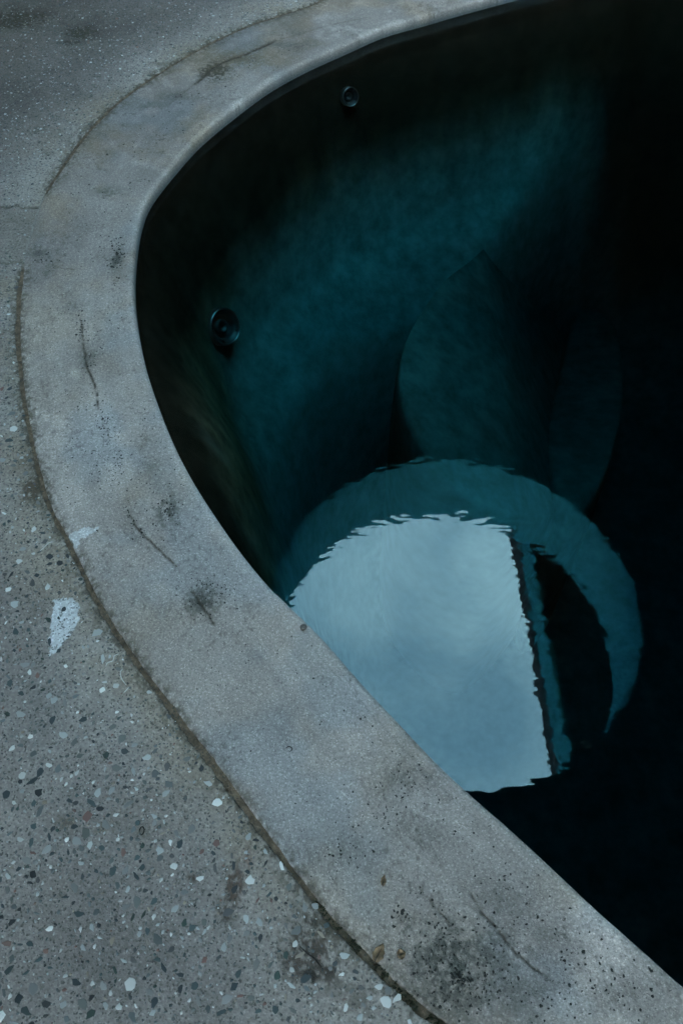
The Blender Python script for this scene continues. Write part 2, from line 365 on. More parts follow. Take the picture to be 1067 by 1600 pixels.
# cracks
CR = [([(127, 498), (130, 530), (134, 560), (138, 578), (146, 596), (152, 618), (154, 640)], .0028, 1.1), ([(154, 640), (165, 668), (172, 690)], .0012, .4),
      ([(200, 800), (215, 824), (222, 833), (236, 846), (254, 864), (268, 876), (283, 892)], .0026, .95), ([(300, 922), (312, 940), (322, 954), (329, 966), (336, 978)], .0028, 1.0),
      ([(305, 132), (318, 120), (332, 106), (358, 93), (378, 87), (397, 78), (415, 71), (432, 63)], .0060, 1.2), ([(258, 168), (278, 152), (305, 132)], .003, .4), ([(432, 63), (470, 52), (520, 38), (580, 26)], .004, .3),
      ([(728, 1384), (740, 1403), (752, 1425), (775, 1450), (805, 1488), (820, 1500), (835, 1515), (856, 1526)], .0020, 1.0), ([(655, 1388), (672, 1408), (690, 1428), (706, 1448)], .0018, .8),
      ([(560, 1236), (600, 1280), (640, 1325), (690, 1375), (728, 1384)], .0016, .22), ([(75, 412), (95, 418), (122, 421)], .0025, .4), ([(590, 1240), (630, 1290), (668, 1330)], .0012, .2), ([(470, 1075), (510, 1130), (545, 1165)], .0018, .16)]
for pts, w, k in CR:
    pl = spline(ats(pts), 10); lo = pl.min(0) - .03; hi = pl.max(0) + .03
    ix = np.where(((P2 > lo) & (P2 < hi)).all(1) & (tm > 0))[0]
    jit = np.c_[fbm(P2[ix, 0] * 120, P2[ix, 1] * 120, 51) - .5, fbm(P2[ix, 0] * 120, P2[ix, 1] * 120, 52) - .5] * .006
    ds, f_ = segdist(P2[ix] + jit, pl)
    brk = sstep(.18, .5, fbm(P2[ix, 0] * 90, P2[ix, 1] * 90, 53))
    g = np.exp(-(ds / w) ** 2) * brk * k * np.clip(np.minimum(f_, 1 - f_) * 8 + .25, 0, 1)
    z[ix] -= g * .003
    mk = np.clip(g + .22 * k * np.exp(-(ds / .012) ** 2) * fbm(P2[ix, 0] * 100, P2[ix, 1] * 100, 54), 0, .93)[:, None]
    col[ix] = col[ix] * (1 - mk) + np.array((.050, .040, .028)) * mk
# lime run at the joint
def limemask(poly_px, seed):
    pl = ats(poly_px); q = P2 + np.c_[fbm(x * 60, y * 60, seed) - .5, fbm(x * 60, y * 60, seed + 1) - .5] * .018
    lo = pl.min(0) - .05; hi = pl.max(0) + .05; ix = np.where(((P2 > lo) & (P2 < hi)).all(1))[0]
    ins = np.zeros(len(ix), bool); n = len(pl); j = n - 1
    for i in range(n):
        a, b = pl[i], pl[j]
        c_ = ((a[1] > q[ix, 1]) != (b[1] > q[ix, 1])) & (q[ix, 0] < (b[0] - a[0]) * (q[ix, 1] - a[1]) / (b[1] - a[1] + 1e-12) + a[0]); ins ^= c_; j = i
    return ix, ins
ix, ins = limemask([(106, 836), (120, 829), (140, 824), (156, 824), (152, 832), (140, 835), (128, 842), (122, 858), (114, 854)], 61)
w_ = ins * (.55 + .45 * fbm(x[ix] * 90, y[ix] * 90, 63)) * .85; w_ = (w_ * tm[ix])[:, None]
col[ix] = col[ix] * (1 - w_) + np.array((.60, .62, .64)) * w_; z[ix] += (ins * tm[ix]) * .0006
# wet, algae-stained face towards the water
wf = sstep(-.010, -.034, z)[:, None] * (tt < .02)[:, None]
col = col * (1 - wf * .78) + np.array((.045, .062, .066)) * wf * .78
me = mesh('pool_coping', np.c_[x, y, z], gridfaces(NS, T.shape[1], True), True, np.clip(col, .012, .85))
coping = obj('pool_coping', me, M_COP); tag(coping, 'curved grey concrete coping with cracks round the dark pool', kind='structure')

# ---- joint filler: packed dirt, moss towards the bottom
K = 7; tf = np.linspace(-1, 1, K)
TF = WID[:, None] + np.where(tf[None] < 0, tf[None] * (HWi[:, None] + .002), tf[None] * (HWo[:, None] + .003))
xf = E_[:, None, 0] + NRM[:, None, 0] * TF; yf = E_[:, None, 1] + NRM[:, None, 1] * TF
zf = -.0036 + (fbm(xf * 70, yf * 70, 71) - .5) * .005 + JCOVER[:, None] * .0046
cf = np.array((.135, .10, .068)) * (.15 + 1.5 * fbm(xf * 110, yf * 110, 72)[..., None])
my = np.interp(s_all, js, np.linspace(0, 1, len(js)))
mossy = (sstep(s_of(430, 1325), s_of(640, 1560), s_all) * (s_all < s_end + .3))[:, None, None] * sstep(.3, .6, fbm(xf * 25, yf * 25, 73))[..., None]
cf = cf * (1 - mossy * .8) + np.array((.028, .030, .014)) * mossy * .8
cf = cf * (1 - JCOVER[:, None, None]) + np.array((.25, .24, .22)) * JCOVER[:, None, None] * (.8 + .4 * fbm(xf * 40, yf * 40, 74)[..., None])
jf = obj('joint_filler', mesh('joint_filler', np.c_[xf.ravel(), yf.ravel(), zf.ravel()], gridfaces(NS, K, True), True, cf.reshape(-1, 3)), M_DECK)
tag(jf, 'brown dirt packed in the joint between coping and deck', 'dirt', kind='stuff')

# ================================================================== deck
td = np.r_[0, .0006, np.cumsum(np.r_[.003, np.linspace(.003, .0046, 268)])]
td = np.r_[td, td[-1] + .02]
TD = (WID + HWo)[:, None] + td[None]
X = E_[:, None, 0] + NRM[:, None, 0] * TD; Y = E_[:, None, 1] + NRM[:, None, 1] * TD
x, y = X.ravel(), Y.ravel(); P2 = np.c_[x, y]; tt = np.tile(td, NS); ss = np.repeat(s_all, len(td)); tm = np.ones(len(x))
def deck_z(x, y): return (fbm(x * 4, y * 4, 101) - .5) * .004
z = deck_z(x, y) + (fbm(x * 70, y * 70, 102) - .5) * .0008
z[tt == 0] = -.05; z[(tt > 0) & (tt < .001)] -= .002
base = np.array((.262, .240, .226))
cement = np.exp(-(tt / (.03 + .15 * fbm(ss * 2.6, ss * 0, 103))) ** 2)
v = (.55 + .90 * fbm(x * 4.5, y * 4.5, 104, 5, .55)) * (.8 + .4 * fbm(x * 50, y * 50, 105, 4, .65))
col = base * v[:, None]
col = col * (1 - .55 * cement[:, None]) + np.array((.36, .33, .295)) * (.75 + .5 * fbm(x * 30, y * 30, 106))[:, None] * .55 * cement[:, None]
tanm = sstep(.48, .7, fbm(x * 6, y * 6 + 9, 107)) * (.2 + .5 * cement)
col *= 1 - tanm[:, None] * np.array((.05, .12, .24))
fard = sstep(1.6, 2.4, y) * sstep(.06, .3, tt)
col *= (1 - .38 * fard * (.7 + .6 * fbm(x * 3, y * 3, 108)))[:, None]      # far slab darkened: its dimmer light is put into the colour
# clean worn patches, where the cement shows without stones, and rough ones
for b in [(55, 762, 20, 34, 0, 1.25, (.105, .082, .058)), (40, 720, 30, 30, 0, .5, (.16, .13, .10)), (366, 1385, 16, 36, -18, 1.15, (.10, .072, .055)), (352, 1425, 16, 20, 0, .9, (.05, .04, .03)), (385, 1342, 10, 18, -20, .8, (.19, .13, .11)),
          (490, 1470, 56, 46, -25, .95, (.095, .078, .062)), (505, 1440, 30, 18, -40, 1.1, (.03, .026, .02)), (470, 1500, 40, 40, 0, .9, (.085, .07, .058)), (485, 1526, 9, 9, 0, 1.6, (.012, .012, .010)),
          (515, 1520, 22, 22, 0, .8, (.05, .04, .032)), (300, 1372, 10, 6, 0, 1.0, (.07, .055, .04)), (128, 50, 26, 18, 0, 1.7, (.055, .055, .042)), (110, 66, 16, 8, 0, 1.4, (.06, .06, .05)), (28, 30, 50, 30, 8, 1.5, (.065, .062, .045)),
          (80, 110, 14, 8, 0, .5), (250, 100, 24, 6, 15, .6, (.12, .10, .075)), (105, 1285, 22, 14, 0, .55, (.12, .10, .075)), (160, 1295, 18, 14, 0, .45, (.14, .12, .09)), (60, 945, 24, 50, 0, .35, (.16, .13, .11)),
          (60, 205, 18, 14, 0, .4), (75, 240, 14, 10, 0, .4), (16, 345, 26, 12, 0, .8, (.15, .115, .095)), (60, 1120, 60, 90, 0, .25, (.12, .13, .135)), (560, 1560, 50, 40, 0, .5, (.10, .085, .07)), (225, 1300, 12, 9, 0, .4, (.10, .09, .07)), (250,1450,40,20,0,.3,(.12,.11,.1))]:
    blot(*b)
# cross joints in the deck, either side of a narrow brown strip
SJ1, SJ2 = s_of(60, 325), s_of(40, 410)
strip = (sstep(SJ1 - .004, SJ1 + .004, ss) * sstep(SJ2 + .004, SJ2 - .004, ss))[:, None]
col = col * (1 - strip * .75) + np.array((.20, .18, .16)) * (.75 + .5 * fbm(x * 25, y * 25, 110))[:, None] * strip * .75
for sj, w, k in ((SJ1, .0045, 1.0), (SJ2, .007, .55)):
    g = np.exp(-((ss - sj + (fbm(tt * 40, ss * 0, 111) - .5) * .012 * (1 + tt)) / (w * .8)) ** 2) * k * (.5 + .7 * fbm(x * 60, y * 60, 112))
    z -= g * .004; mk = np.clip(g, 0, .85)[:, None]; col = col * (1 - mk) + np.array((.08, .07, .055)) * mk
# lime bloom
ix, ins = limemask([(80, 962), (86, 940), (98, 934), (116, 936), (124, 950), (122, 975), (112, 996), (96, 1008), (78, 1024), (77, 1000)], 121)
qx = (x[ix] - at(80, 980)[0]) / (at(125, 980)[0] - at(80, 980)[0])
w_ = np.clip(ins * sstep(.1, .55, fbm(x[ix] * 70, y[ix] * 70, 123, 4, .6) + .62 * (1 - np.clip(qx, 0, 1)) - .05), 0, .92)[:, None]
col[ix] = col[ix] * (1 - w_) + np.array((.60, .63, .66)) * w_; z[ix] += w_[:, 0] * .0005
g = segdist(P2, ats([(68, 858), (82, 846), (100, 848)]))[0]; w_ = (np.exp(-(g / .006) ** 2) * .4 * fbm(x * 80, y * 80, 131))[:, None]; col = col * (1 - w_) + np.array((.5, .5, .5)) * w_
# dirt along the joint on the deck side
jn = .3 + 1.2 * fbm(ss * 7, ss * 0, 141)
mk = np.clip(np.exp(-(tt / (.020 * jn + .002)) ** 1.1) * (.05 + 1.3 * sstep(.3, .7, fbm(x * 110, y * 110, 142, 3, .7))), 0, .85)[:, None] * (1 - np.repeat(JCOVER, len(td)))[:, None]
col = col * (1 - mk) + np.array((.085, .072, .052)) * mk
col = np.clip(col, .012, .85)
# the outer ground and deck body as one sheet to the horizon, hollow where the slabs and the pool are
inner = np.c_[X[:, -1], Y[:, -1]]
ic = inner[::8]; rings = [ic]
ang = np.arctan2(ic[:, 1] - cen[1], ic[:, 0] - cen[0])
for rr in (6, 14, 60, 300, 900): rings.append(np.c_[cen[0] + rr * np.cos(ang), cen[1] + rr * np.sin(ang)])
GV = np.stack(rings, 1); gz = np.full(GV.shape[:2], -.003)
gx, gy = GV[..., 0].ravel(), GV[..., 1].ravel()
ground = obj('ground', mesh('ground', np.c_[gx, gy, gz.ravel()], gridfaces(len(ic), len(rings), True), False, np.array((.2, .205, .205)) * (.8 + .4 * fbm(gx * .7, gy * .7, 151))[:, None]), M_DECK)
tag(ground, 'grey concrete ground beyond the pool deck', kind='structure')
deck = empty('deck'); tag(deck, 'exposed aggregate concrete deck beside the coping', kind='structure')
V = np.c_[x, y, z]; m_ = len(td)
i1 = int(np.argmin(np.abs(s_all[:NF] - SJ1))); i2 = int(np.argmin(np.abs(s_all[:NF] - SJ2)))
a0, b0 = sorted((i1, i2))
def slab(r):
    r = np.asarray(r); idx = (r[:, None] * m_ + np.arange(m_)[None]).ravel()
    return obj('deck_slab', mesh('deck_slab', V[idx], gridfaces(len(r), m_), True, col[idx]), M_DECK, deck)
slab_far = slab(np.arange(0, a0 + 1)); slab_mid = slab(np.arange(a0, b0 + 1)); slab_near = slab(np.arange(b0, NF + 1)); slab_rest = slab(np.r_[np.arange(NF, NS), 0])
slab_far['label'] = 'deck slab at the top left with olive stains'; slab_mid['label'] = 'narrow brown cement strip between two deck joints'; slab_near['label'] = 'deck slab with exposed pebbles at the bottom left'

# ---- pebbles set in the deck
def pebble_shape(r_):
    n = r_.integers(5, 10); a = np.sort((np.arange(n) + r_.uniform(-.42, .42, n)) * 2 * np.pi / n)
    rad = r_.uniform(.66, 1.22, n); el = r_.uniform(.36, .95)
    p = np.c_[np.cos(a) * rad, np.sin(a) * rad * el]
    V = np.vstack([np.c_[p, np.full(n, -1.0)], np.c_[p * .97, np.full(n, .1)], np.c_[p * .70, np.full(n, .85)], [[0, 0, 1.0]]])
    F = []
    for i in range(n):
        j = (i + 1) % n
        F += [(i, j, n + j), (i, n + j, n + i), (n + i, n + j, 2 * n + j), (n + i, 2 * n + j, 2 * n + i), (2 * n + i, 2 * n + j, 3 * n)]
    return V, np.array(F)
TEMPL = [pebble_shape(rng) for _ in range(24)]
TMESH = [mesh('pebble', t[0], t[1], True) for t in TEMPL]
for t in TMESH: t.materials.append(M_PEB)
PAL = np.array([(.028, .042, .048), (.022, .028, .032), (.050, .075, .078), (.11, .125, .13), (.17, .175, .17), (.36, .38, .38), (.58, .59, .58), (.17, .095, .08), (.03, .055, .048), (.27, .23, .18)])
PW = np.array([.14, .10, .15, .12, .10, .16, .11, .03, .05, .04]); PW /= PW.sum()
class Hash:
    def __init__(s, c): s.c = c; s.d = {}
    def free(s, x, y, r):
        i, j = int(x // s.c), int(y // s.c)
        for a in (-1, 0, 1):
            for b in (-1, 0, 1):
                for (u_, v_, w_) in s.d.get((i + a, j + b), ()):
                    if (u_ - x) ** 2 + (v_ - y) ** 2 < ((r + w_) * .86) ** 2: return False
        return True
    def add(s, x, y, r): s.d.setdefault((int(x // s.c), int(y // s.c)), []).append((x, y, r))
hs = Hash(.03); PEB = []
def spot(px, py, rpx, ci): 
    q = at(px, py); r = rpx * math.hypot(*(at(px + 1, py) - q)); PEB.append((q[0], q[1], r, ci, rng.uniform(0, 6.28), rng.integers(24), 1)); hs.add(q[0], q[1], r)
# stones one can pick out in the photograph
for p in [(603, 1566, 11, 6), (620, 1560, 9, 6), (592, 1541, 7, 6), (538, 1494, 10, 5), (502, 1460, 8, 9), (461, 1475, 6, 6), (476, 1418, 7, 4), (493, 1416, 7, 5), (390, 1376, 8, 6), (440, 1354, 8, 6), (388, 1308, 8, 5), (340, 1254, 9, 6), (325, 1224, 7, 6),
          (182, 1072, 6, 6), (160, 1078, 6, 6), (165, 1066, 5, 6), (51, 1220, 9, 0), (60, 1238, 7, 1), (78, 1308, 7, 0), (52, 1366, 7, 1), (177, 1360, 9, 2), (125, 1428, 10, 2), (32, 1312, 7, 6), (97, 1217, 5, 6), (180, 1515, 7, 8), (142, 1585, 8, 8),
          (288, 1443, 8, 8), (282, 1544, 7, 1), (345, 1582, 9, 2), (375, 1556, 6, 7), (430, 1578, 7, 2), (457, 1578, 8, 4), (367, 1390, 7, 1), (373, 1522, 7, 2), (404, 1580, 7, 2), (16, 688, 7, 2), (17, 698, 5, 2), (338, 1318, 6, 7), (316, 1330, 6, 7),
          (312, 1373, 7, 6), (52, 1075, 6, 1), (82, 1125, 9, 0), (26, 987, 7, 2), (52, 1333, 5, 7), (540, 1575, 8, 6), (562, 1590, 7, 5), (640, 1597, 7, 6), (420, 1398, 6, 2), (447, 1493, 6, 8), (433, 1525, 8, 8), (455, 1540, 8, 5), (118, 1388, 9, 4), (200, 1390, 7, 5),
          (247, 1500, 7, 2), (320, 1500, 6, 7), (230, 1455, 6, 2), (405, 1440, 8, 5), (415, 1330, 6, 5), (300, 1450, 6, 2), (350, 1480, 8, 5), (215, 1340, 6, 2), (130, 1480, 7, 5), (60, 1500, 8, 2), (20, 1440, 7, 1), (30, 1560, 8, 0), (100, 1570, 7, 5)]:
    spot(*p)
def inframe(x, y):
    c, s = math.cos(PITCH), math.sin(PITCH)
    zc = y * c + CAM_H * s; u_ = 533.5 + FPX * x / zc; v_ = 800 - FPX * (y * s - CAM_H * c) / zc
    return u_, v_, zc
dv = V.reshape(NS, m_, 3)
cand = 60000
ii = rng.integers(0, NF, cand); tj = rng.integers(3, m_ - 6, cand)
rad = np.sort(np.clip(rng.lognormal(math.log(.0027), .58, cand), .0013, .0115))[::-1]
cemf = cement.reshape(NS, m_); stripf = strip.reshape(NS, m_)
rr_ = rng.uniform(size=(cand, 4)); ci_ = rng.choice(len(PAL), cand, p=PW); tid = rng.integers(0, 24, cand)
for k in range(cand):
    i, j = ii[k], tj[k]; x0 = dv[i, j, 0] + (rr_[k, 0] - .5) * .006; y0 = dv[i, j, 1] + (rr_[k, 1] - .5) * .006
    u_, v_, zc = inframe(x0, y0)
    if not (-25 < u_ < 1090 and -25 < v_ < 1625): continue
    if rr_[k, 2] < cemf[i, j] * (.62 if rad[k] > .0035 else .5) or (stripf[i, j] > .5 and rr_[k, 2] < .85): continue
    if v_ < 420 and rad[k] > .006 : continue
    r = rad[k]
    if not hs.free(x0, y0, r): continue
    hs.add(x0, y0, r); PEB.append((x0, y0, r, ci_[k], rr_[k, 3] * 6.28, tid[k], 0))
PEB = np.array(PEB)
uu, vv, zc = inframe(PEB[:, 0], PEB[:, 1])
size = PEB[:, 2] / zc * ((uu > 0) & (uu < 1067) & (vv > 0) & (vv < 1600)) + PEB[:, 6]
order = np.argsort(-size); PZ = deck_z(PEB[:, 0], PEB[:, 1])
jitc = rng.uniform(.75, 1.3, len(PEB)); NPEB = 297
film = np.clip(rng.uniform(-.45, .55, len(PEB)), 0, .6) * (PEB[:, 6] < .5)                   # cement film left over some stones
PC = PAL[PEB[:, 3].astype(int)] * jitc[:, None]; PC = PC * (1 - film[:, None]) + np.array((.20, .19, .18)) * film[:, None]
sj_at = E_[(a0 + b0) // 2] + NRM[(a0 + b0) // 2] * .5
for k in order[:NPEB]:
    x0, y0, r, ci, an, ti, _ = PEB[k]
    par = slab_near if y0 < sj_at[1] else slab_far
    o = bpy.data.objects.new('pebble', TMESH[int(ti)]); C.objects.link(o); o.parent = par
    o.location = (x0, y0, PZ[k] + .0003); o.rotation_euler = (0, 0, an); o.scale = (r, r, .0007)
    o.color = (*PC[k], 1)
for par, msk in ((slab_near, PEB[:, 1] < sj_at[1]), (slab_far, PEB[:, 1] >= sj_at[1])):
    ks = [k for k in order[NPEB:] if msk[k]]
    VV = []; FF = []; CC = []; n0 = 0
    for k in ks:
        x0, y0, r, ci, an, ti, _ = PEB[k]; tv, tf_ = TEMPL[int(ti)]
        ca, sa = math.cos(an), math.sin(an)
        VV.append(np.c_[x0 + r * (tv[:, 0] * ca - tv[:, 1] * sa), y0 + r * (tv[:, 0] * sa + tv[:, 1] * ca), PZ[k] + .0002 + tv[:, 2] * .0006]); FF.append(tf_ + n0); n0 += len(tv)
        CC.append(np.tile(PC[k], (len(tv), 1)))
    if ks:
        o = obj('small_pebbles', mesh('small_pebbles', np.vstack(VV), np.vstack(FF), True, np.vstack(CC)), M_PEBS, par); o['kind'] = 'stuff'

# ---- specks of dirt and pits on the coping
def zcop(xy):
    return (fbm(np.array([xy[0] * 5]), np.array([xy[1] * 5]), 11)[0] - .5) * .004
SP = []
def cl(px, py, sx_, sy_, n, mm=(.6, 1.8), ang=0):
    a = R(ang)
    for _ in range(n):
        g1, g2 = rng.normal(0, 1, 2); g1 *= sx_; g2 *= sy_
        SP.append((px + g1 * math.cos(a) - g2 * math.sin(a), py + g1 * math.sin(a) + g2 * math.cos(a), rng.uniform(*mm) * rng.uniform(.8, 2.2)))
for c_ in [(165, 665, 8, 26, 60, (.6, 1.7), -18), (182, 705, 9, 22, 50, (.6, 1.7), -20), (168, 735, 14, 14, 36, (.6, 1.6)), (263, 800, 11, 16, 70, (.6, 1.9)), (208, 815, 10, 14, 30, (.7, 1.8), -40), (322, 935, 26, 18, 110, (.5, 1.5)), (340, 915, 20, 14, 40, (.5, 1.6)),
           (232, 690, 26, 24, 50, (.5, 1.2)), (185, 400, 6, 16, 70, (1.0, 2.6)), (150, 690, 30, 60, 120, (.5, 1.4)), (230, 760, 30, 50, 90, (.5, 1.4)), (110, 440, 40, 60, 60, (.7, 1.6)), (150, 360, 40, 40, 50, (.8, 1.9)), (70, 402, 8, 8, 26, (.8, 2)), (127, 515, 5, 20, 30, (.8, 2.2)), (150, 520, 12, 14, 26, (.8, 2.2)), (140, 565, 8, 16, 30, (.6, 1.6)), (185, 440, 20, 60, 36, (.6, 1.8)),
           (640, 1225, 24, 16, 26, (.7, 1.9)), (600, 1275, 14, 12, 30, (.6, 1.6)), (550, 1320, 24, 24, 50, (.5, 1.6)), (630, 1430, 10, 8, 22, (.7, 2.2)), (690, 1480, 30, 26, 150, (.5, 1.7), -40), (725, 1540, 40, 24, 160, (.5, 1.8)), (720, 1525, 14, 8, 40, (1, 2.6)),
           (770, 1500, 30, 30, 60, (.6, 1.6)), (680, 1410, 30, 12, 24, (.6, 1.5), 45), (800, 1410, 50, 40, 60, (.6, 1.9)), (900, 1500, 70, 30, 70, (.6, 1.9), 40), (980, 1540, 40, 30, 50, (.6, 2)), (700, 1290, 60, 20, 36, (.6, 1.6), 45), (640, 1200, 60, 18, 24, (.6, 1.5), 45),
           (350, 120, 30, 8, 40, (.8, 2.4), -25), (270, 190, 40, 20, 40, (.8, 2), -25), (220, 250, 30, 30, 36, (.8, 2), 0), (420, 90, 40, 8, 20, (.8, 2), -25), (420, 1020, 60, 40, 36, (.5, 1.4)), (330, 1080, 60, 60, 30, (.5, 1.3)), (250, 880, 40, 60, 36, (.5, 1.2)),
           (120, 700, 30, 50, 46, (.5, 1.3)), (450, 1180, 50, 60, 30, (.5, 1.4)), (560, 1120, 30, 60, 20, (.5, 1.4), -45), (90, 560, 30, 60, 40, (.5, 1.3)), (850, 1560, 60, 20, 50, (.6, 2)), (130, 320, 30, 40, 30, (.8, 1.8)), (520, 1230, 60, 60, 40, (.5, 1.3)), (480, 1340, 50, 30, 24, (.5, 1.3), 45)]:
    cl(*c_)
SP += [(222, 832, 3.6), (152, 829, 4.0), (329, 966, 3.0), (629, 1246, 4.0), (583, 1330, 4.4), (551, 1292, 3.0), (639, 1215, 3.2), (627, 1232, 2.4), (618, 1243, 2.4), (692, 1281, 2.8), (313, 832, 1.8), (628, 1427, 4.5), (822, 1412, 2.6), (797, 1366, 2.6), (801, 1388, 2.0), (847, 1438, 3.2),
       (705, 1508, 4.0), (770, 1519, 3.0), (722, 1538, 3.4), (938, 1497, 2.6), (990, 1500, 2.6), (1000, 1578, 3), (838, 1588, 3), (850, 1595, 3.2), (560, 1290, 2.2), (547, 1340, 2.4), (533, 1335, 2.6), (558, 1354, 1.8), (765, 1290, 1.8), (763, 1291, 1.8), (745, 1400, 2.0), (707, 1445, 2.6),
       (434, 1016, 2.4), (370, 894, 1.8), (459, 1064, 1.8), (160, 545, 2.6), (406, 938, 1.6), (390, 896, 1.6), (118, 785, 2.4), (93, 713, 2.0), (283, 757, 2.2), (287, 759, 2), (500, 1132, 1.6), (536, 1056, 1.6), (428, 110, 3.2), (503, 82, 3.2)]
VV, FF, n0 = [], [], 0
ecs = E_[:NF]
for (px, py, mm) in SP:
    q = at(px, py); i = int(np.argmin(np.hypot(*(ecs - q).T))); t_ = (q - ecs[i]) @ NRM[i]
    if not (.016 < t_ < WID[i] - .012): continue
    tv, tf_ = TEMPL[rng.integers(24)]; r = mm * .001; an = rng.uniform(0, 6.28); ca, sa = math.cos(an), math.sin(an)
    VV.append(np.c_[q[0] + r * (tv[:, 0] * ca - tv[:, 1] * sa), q[1] + r * (tv[:, 0] * sa + tv[:, 1] * ca), zcop(q) + .0004 + tv[:, 2] * .0005 * (1 + mm * .15)]); FF.append(tf_ + n0); n0 += len(tv)
o = obj('dirt_specks', mesh('dirt_specks', np.vstack(VV), np.vstack(FF), True), M_SPECK, coping); o['kind'] = 'stuff'

# ================================================================== basin
BK = np.r_[np.array([0, .001, .004, .012, .025]), np.linspace(.04, 1, 70)]
step_i = np.r_[np.arange(0, NF, 6), np.arange(NF, NS)]
EB = E_[step_i] + NRM[step_i] * .004
RAD = np.hypot(*(EB - cen).T)
def depth(dist, x, y):
    w = .07 + .66 * sstep(-.04, .24 + .30 * np.where(y < 1.45, .75 + .25 * np.exp(-((y - 1.45) / .4) ** 2), np.exp(-((y - 1.45) / .45) ** 2)) * (1 - sstep(1.0, 1.6, x)), dist) + .22 * sstep(.1, .6, dist)          # steep wall, a cove, the floor of the shallow end
    deep = sstep(.40, 1.15, dist + .45 * (2.6 - y) + .25 * (x - .2) + 1.1 * np.maximum(0, x - .45))
    return -(w + 1.3 * deep)
BX = EB[:, None, :] + (cen - EB)[:, None, :] * BK[None, :, None]
dn = np.array((-.004, .0012, .006, .015, .028))
BX[:, :5] = E_[step_i][:, None, :] - NRM[step_i][:, None, :] * dn[None, :, None]
# true distance to the edge decides the depth
fl = BX.reshape(-1, 2); dist = np.full(len(fl), 9.0)
for i in range(0, len(EB), 2): dist = np.minimum(dist, np.hypot(fl[:, 0] - EB[i, 0], fl[:, 1] - EB[i, 1]))
dist = dist.reshape(BX.shape[:2]); dist[:, :5] = np.maximum(dn, 0)[None]; dist = dist.ravel()
bz = depth(dist, fl[:, 0], fl[:, 1]).reshape(BX.shape[:2]); bz[:, 0] = -.02; bz[:, 1] = -.048
bx, by = fl.T; bzf = bz.ravel()
pl_ = np.array((.225, .27, .262)) * (.7 + .6 * fbm(bx * 6, by * 6, 201))[:, None]
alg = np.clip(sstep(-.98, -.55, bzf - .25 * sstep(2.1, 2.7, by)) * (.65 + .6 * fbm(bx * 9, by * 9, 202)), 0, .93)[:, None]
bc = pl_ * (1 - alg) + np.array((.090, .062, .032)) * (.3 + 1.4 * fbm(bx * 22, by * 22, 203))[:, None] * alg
edge_dark = np.clip(sstep(-.62, -.30, bzf + (fbm(bx * 4, by * 4, 204) - .5) * .25 - .36 * np.where(by < 1.4, 1, np.exp(-((by - 1.4) / .5) ** 2)) - .34 * sstep(.3, .9, bx) * sstep(2.4, 3.0, by)) , 0, .94)[:, None]  # near-black tone close to the surface and the pool edge
edge_dark = np.maximum(edge_dark, .96 * sstep(.17, .06, dist + (fbm(bx * 7, by * 7, 205) - .5) * .06)[:, None])
bc = bc * (1 - edge_dark) + np.array((.009, .008, .006)) * edge_dark
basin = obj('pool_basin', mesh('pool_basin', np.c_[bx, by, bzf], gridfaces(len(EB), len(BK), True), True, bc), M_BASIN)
tag(basin, 'plastered pool basin darkening towards the deep end', kind='structure')

# invented rounded platforms, added on the pool floor for a pale disc and lens
def platform(poly_px, zfun, h, soft):
    pts = []
    for (a, b) in poly_px:
        zz = -.9
        for _ in range(6): q = at(a, b, zz); zz = zfun(*q)
        pts.append((q[0], q[1], zz))
    P = spline(np.array(pts), 8, True); n = len(P); c0 = P.mean(0)
    ringv = []
    for k, (sc, dz) in enumerate([(1 + soft, -h), (1 + soft * .9, -.30), (1 + soft * .5, -.10), (1.0, -.03), (1 - soft * .6, 0), (.8, 0), (.6, 0), (.4, 0), (.2, 0)]):
        q = c0[:2] + (P[:, :2] - c0[:2]) * sc
        zt = np.array([zfun(*p) for p in q]); ringv.append(np.c_[q, zt + dz])
    V = np.stack(ringv, 1); m = V.shape[1]
    F = gridfaces(n, m, True).tolist() + [[i * m + m - 1 for i in range(n)]]
    Vf = V.reshape(-1, 3); cc = np.array((.078, .112, .107)) * (.6 + .8 * fbm(Vf[:, 0] * 5, Vf[:, 1] * 5, 211))[:, None]
    return obj('pale_platform', mesh('pale_platform', Vf, F, True, cc), M_BASIN, basin)
platform([(785, 384), (740, 400), (690, 440), (648, 500), (624, 560), (626, 620), (648, 680), (690, 738), (740, 785), (800, 815), (860, 810), (915, 770), (950, 690), (965, 590), (945, 480), (900, 415), (840, 386)],
         lambda a, b: -.62 - .66 * max(0, a - .25) - .9 * max(0, a - .62), 1.5, .03)
platform([(905, 480), (875, 580), (856, 670), (858, 740), (884, 792), (905, 798), (936, 762), (962, 690), (975, 600), (960, 500)], lambda a, b: -1.06 - .34 * max(0, b - 1.75), 1.3, .10)

# water
wv = EB + NRM[step_i] * -.0035
n = len(wv); Vw = np.vstack([np.c_[wv, np.full(n, WATER_Z)], np.c_[wv, np.full(n, -3.2)]])
Fw = [list(range(n))[::-1], list(range(n, 2 * n))] + [(i, (i + 1) % n, n + (i + 1) % n, n + i) for i in range(n)]
import bmesh
bm = bmesh.new(); vs = [bm.verts.new(v) for v in Vw]
for f in Fw: bm.faces.new([vs[i] for i in f])
bmesh.ops.recalc_face_normals(bm, faces=bm.faces); mw = bpy.data.meshes.new('water'); bm.to_mesh(mw); bm.free()
water = obj('water', mw, M_WATER); tag(water, 'still dark teal pool water mirroring a round roof opening and sky', kind='structure')

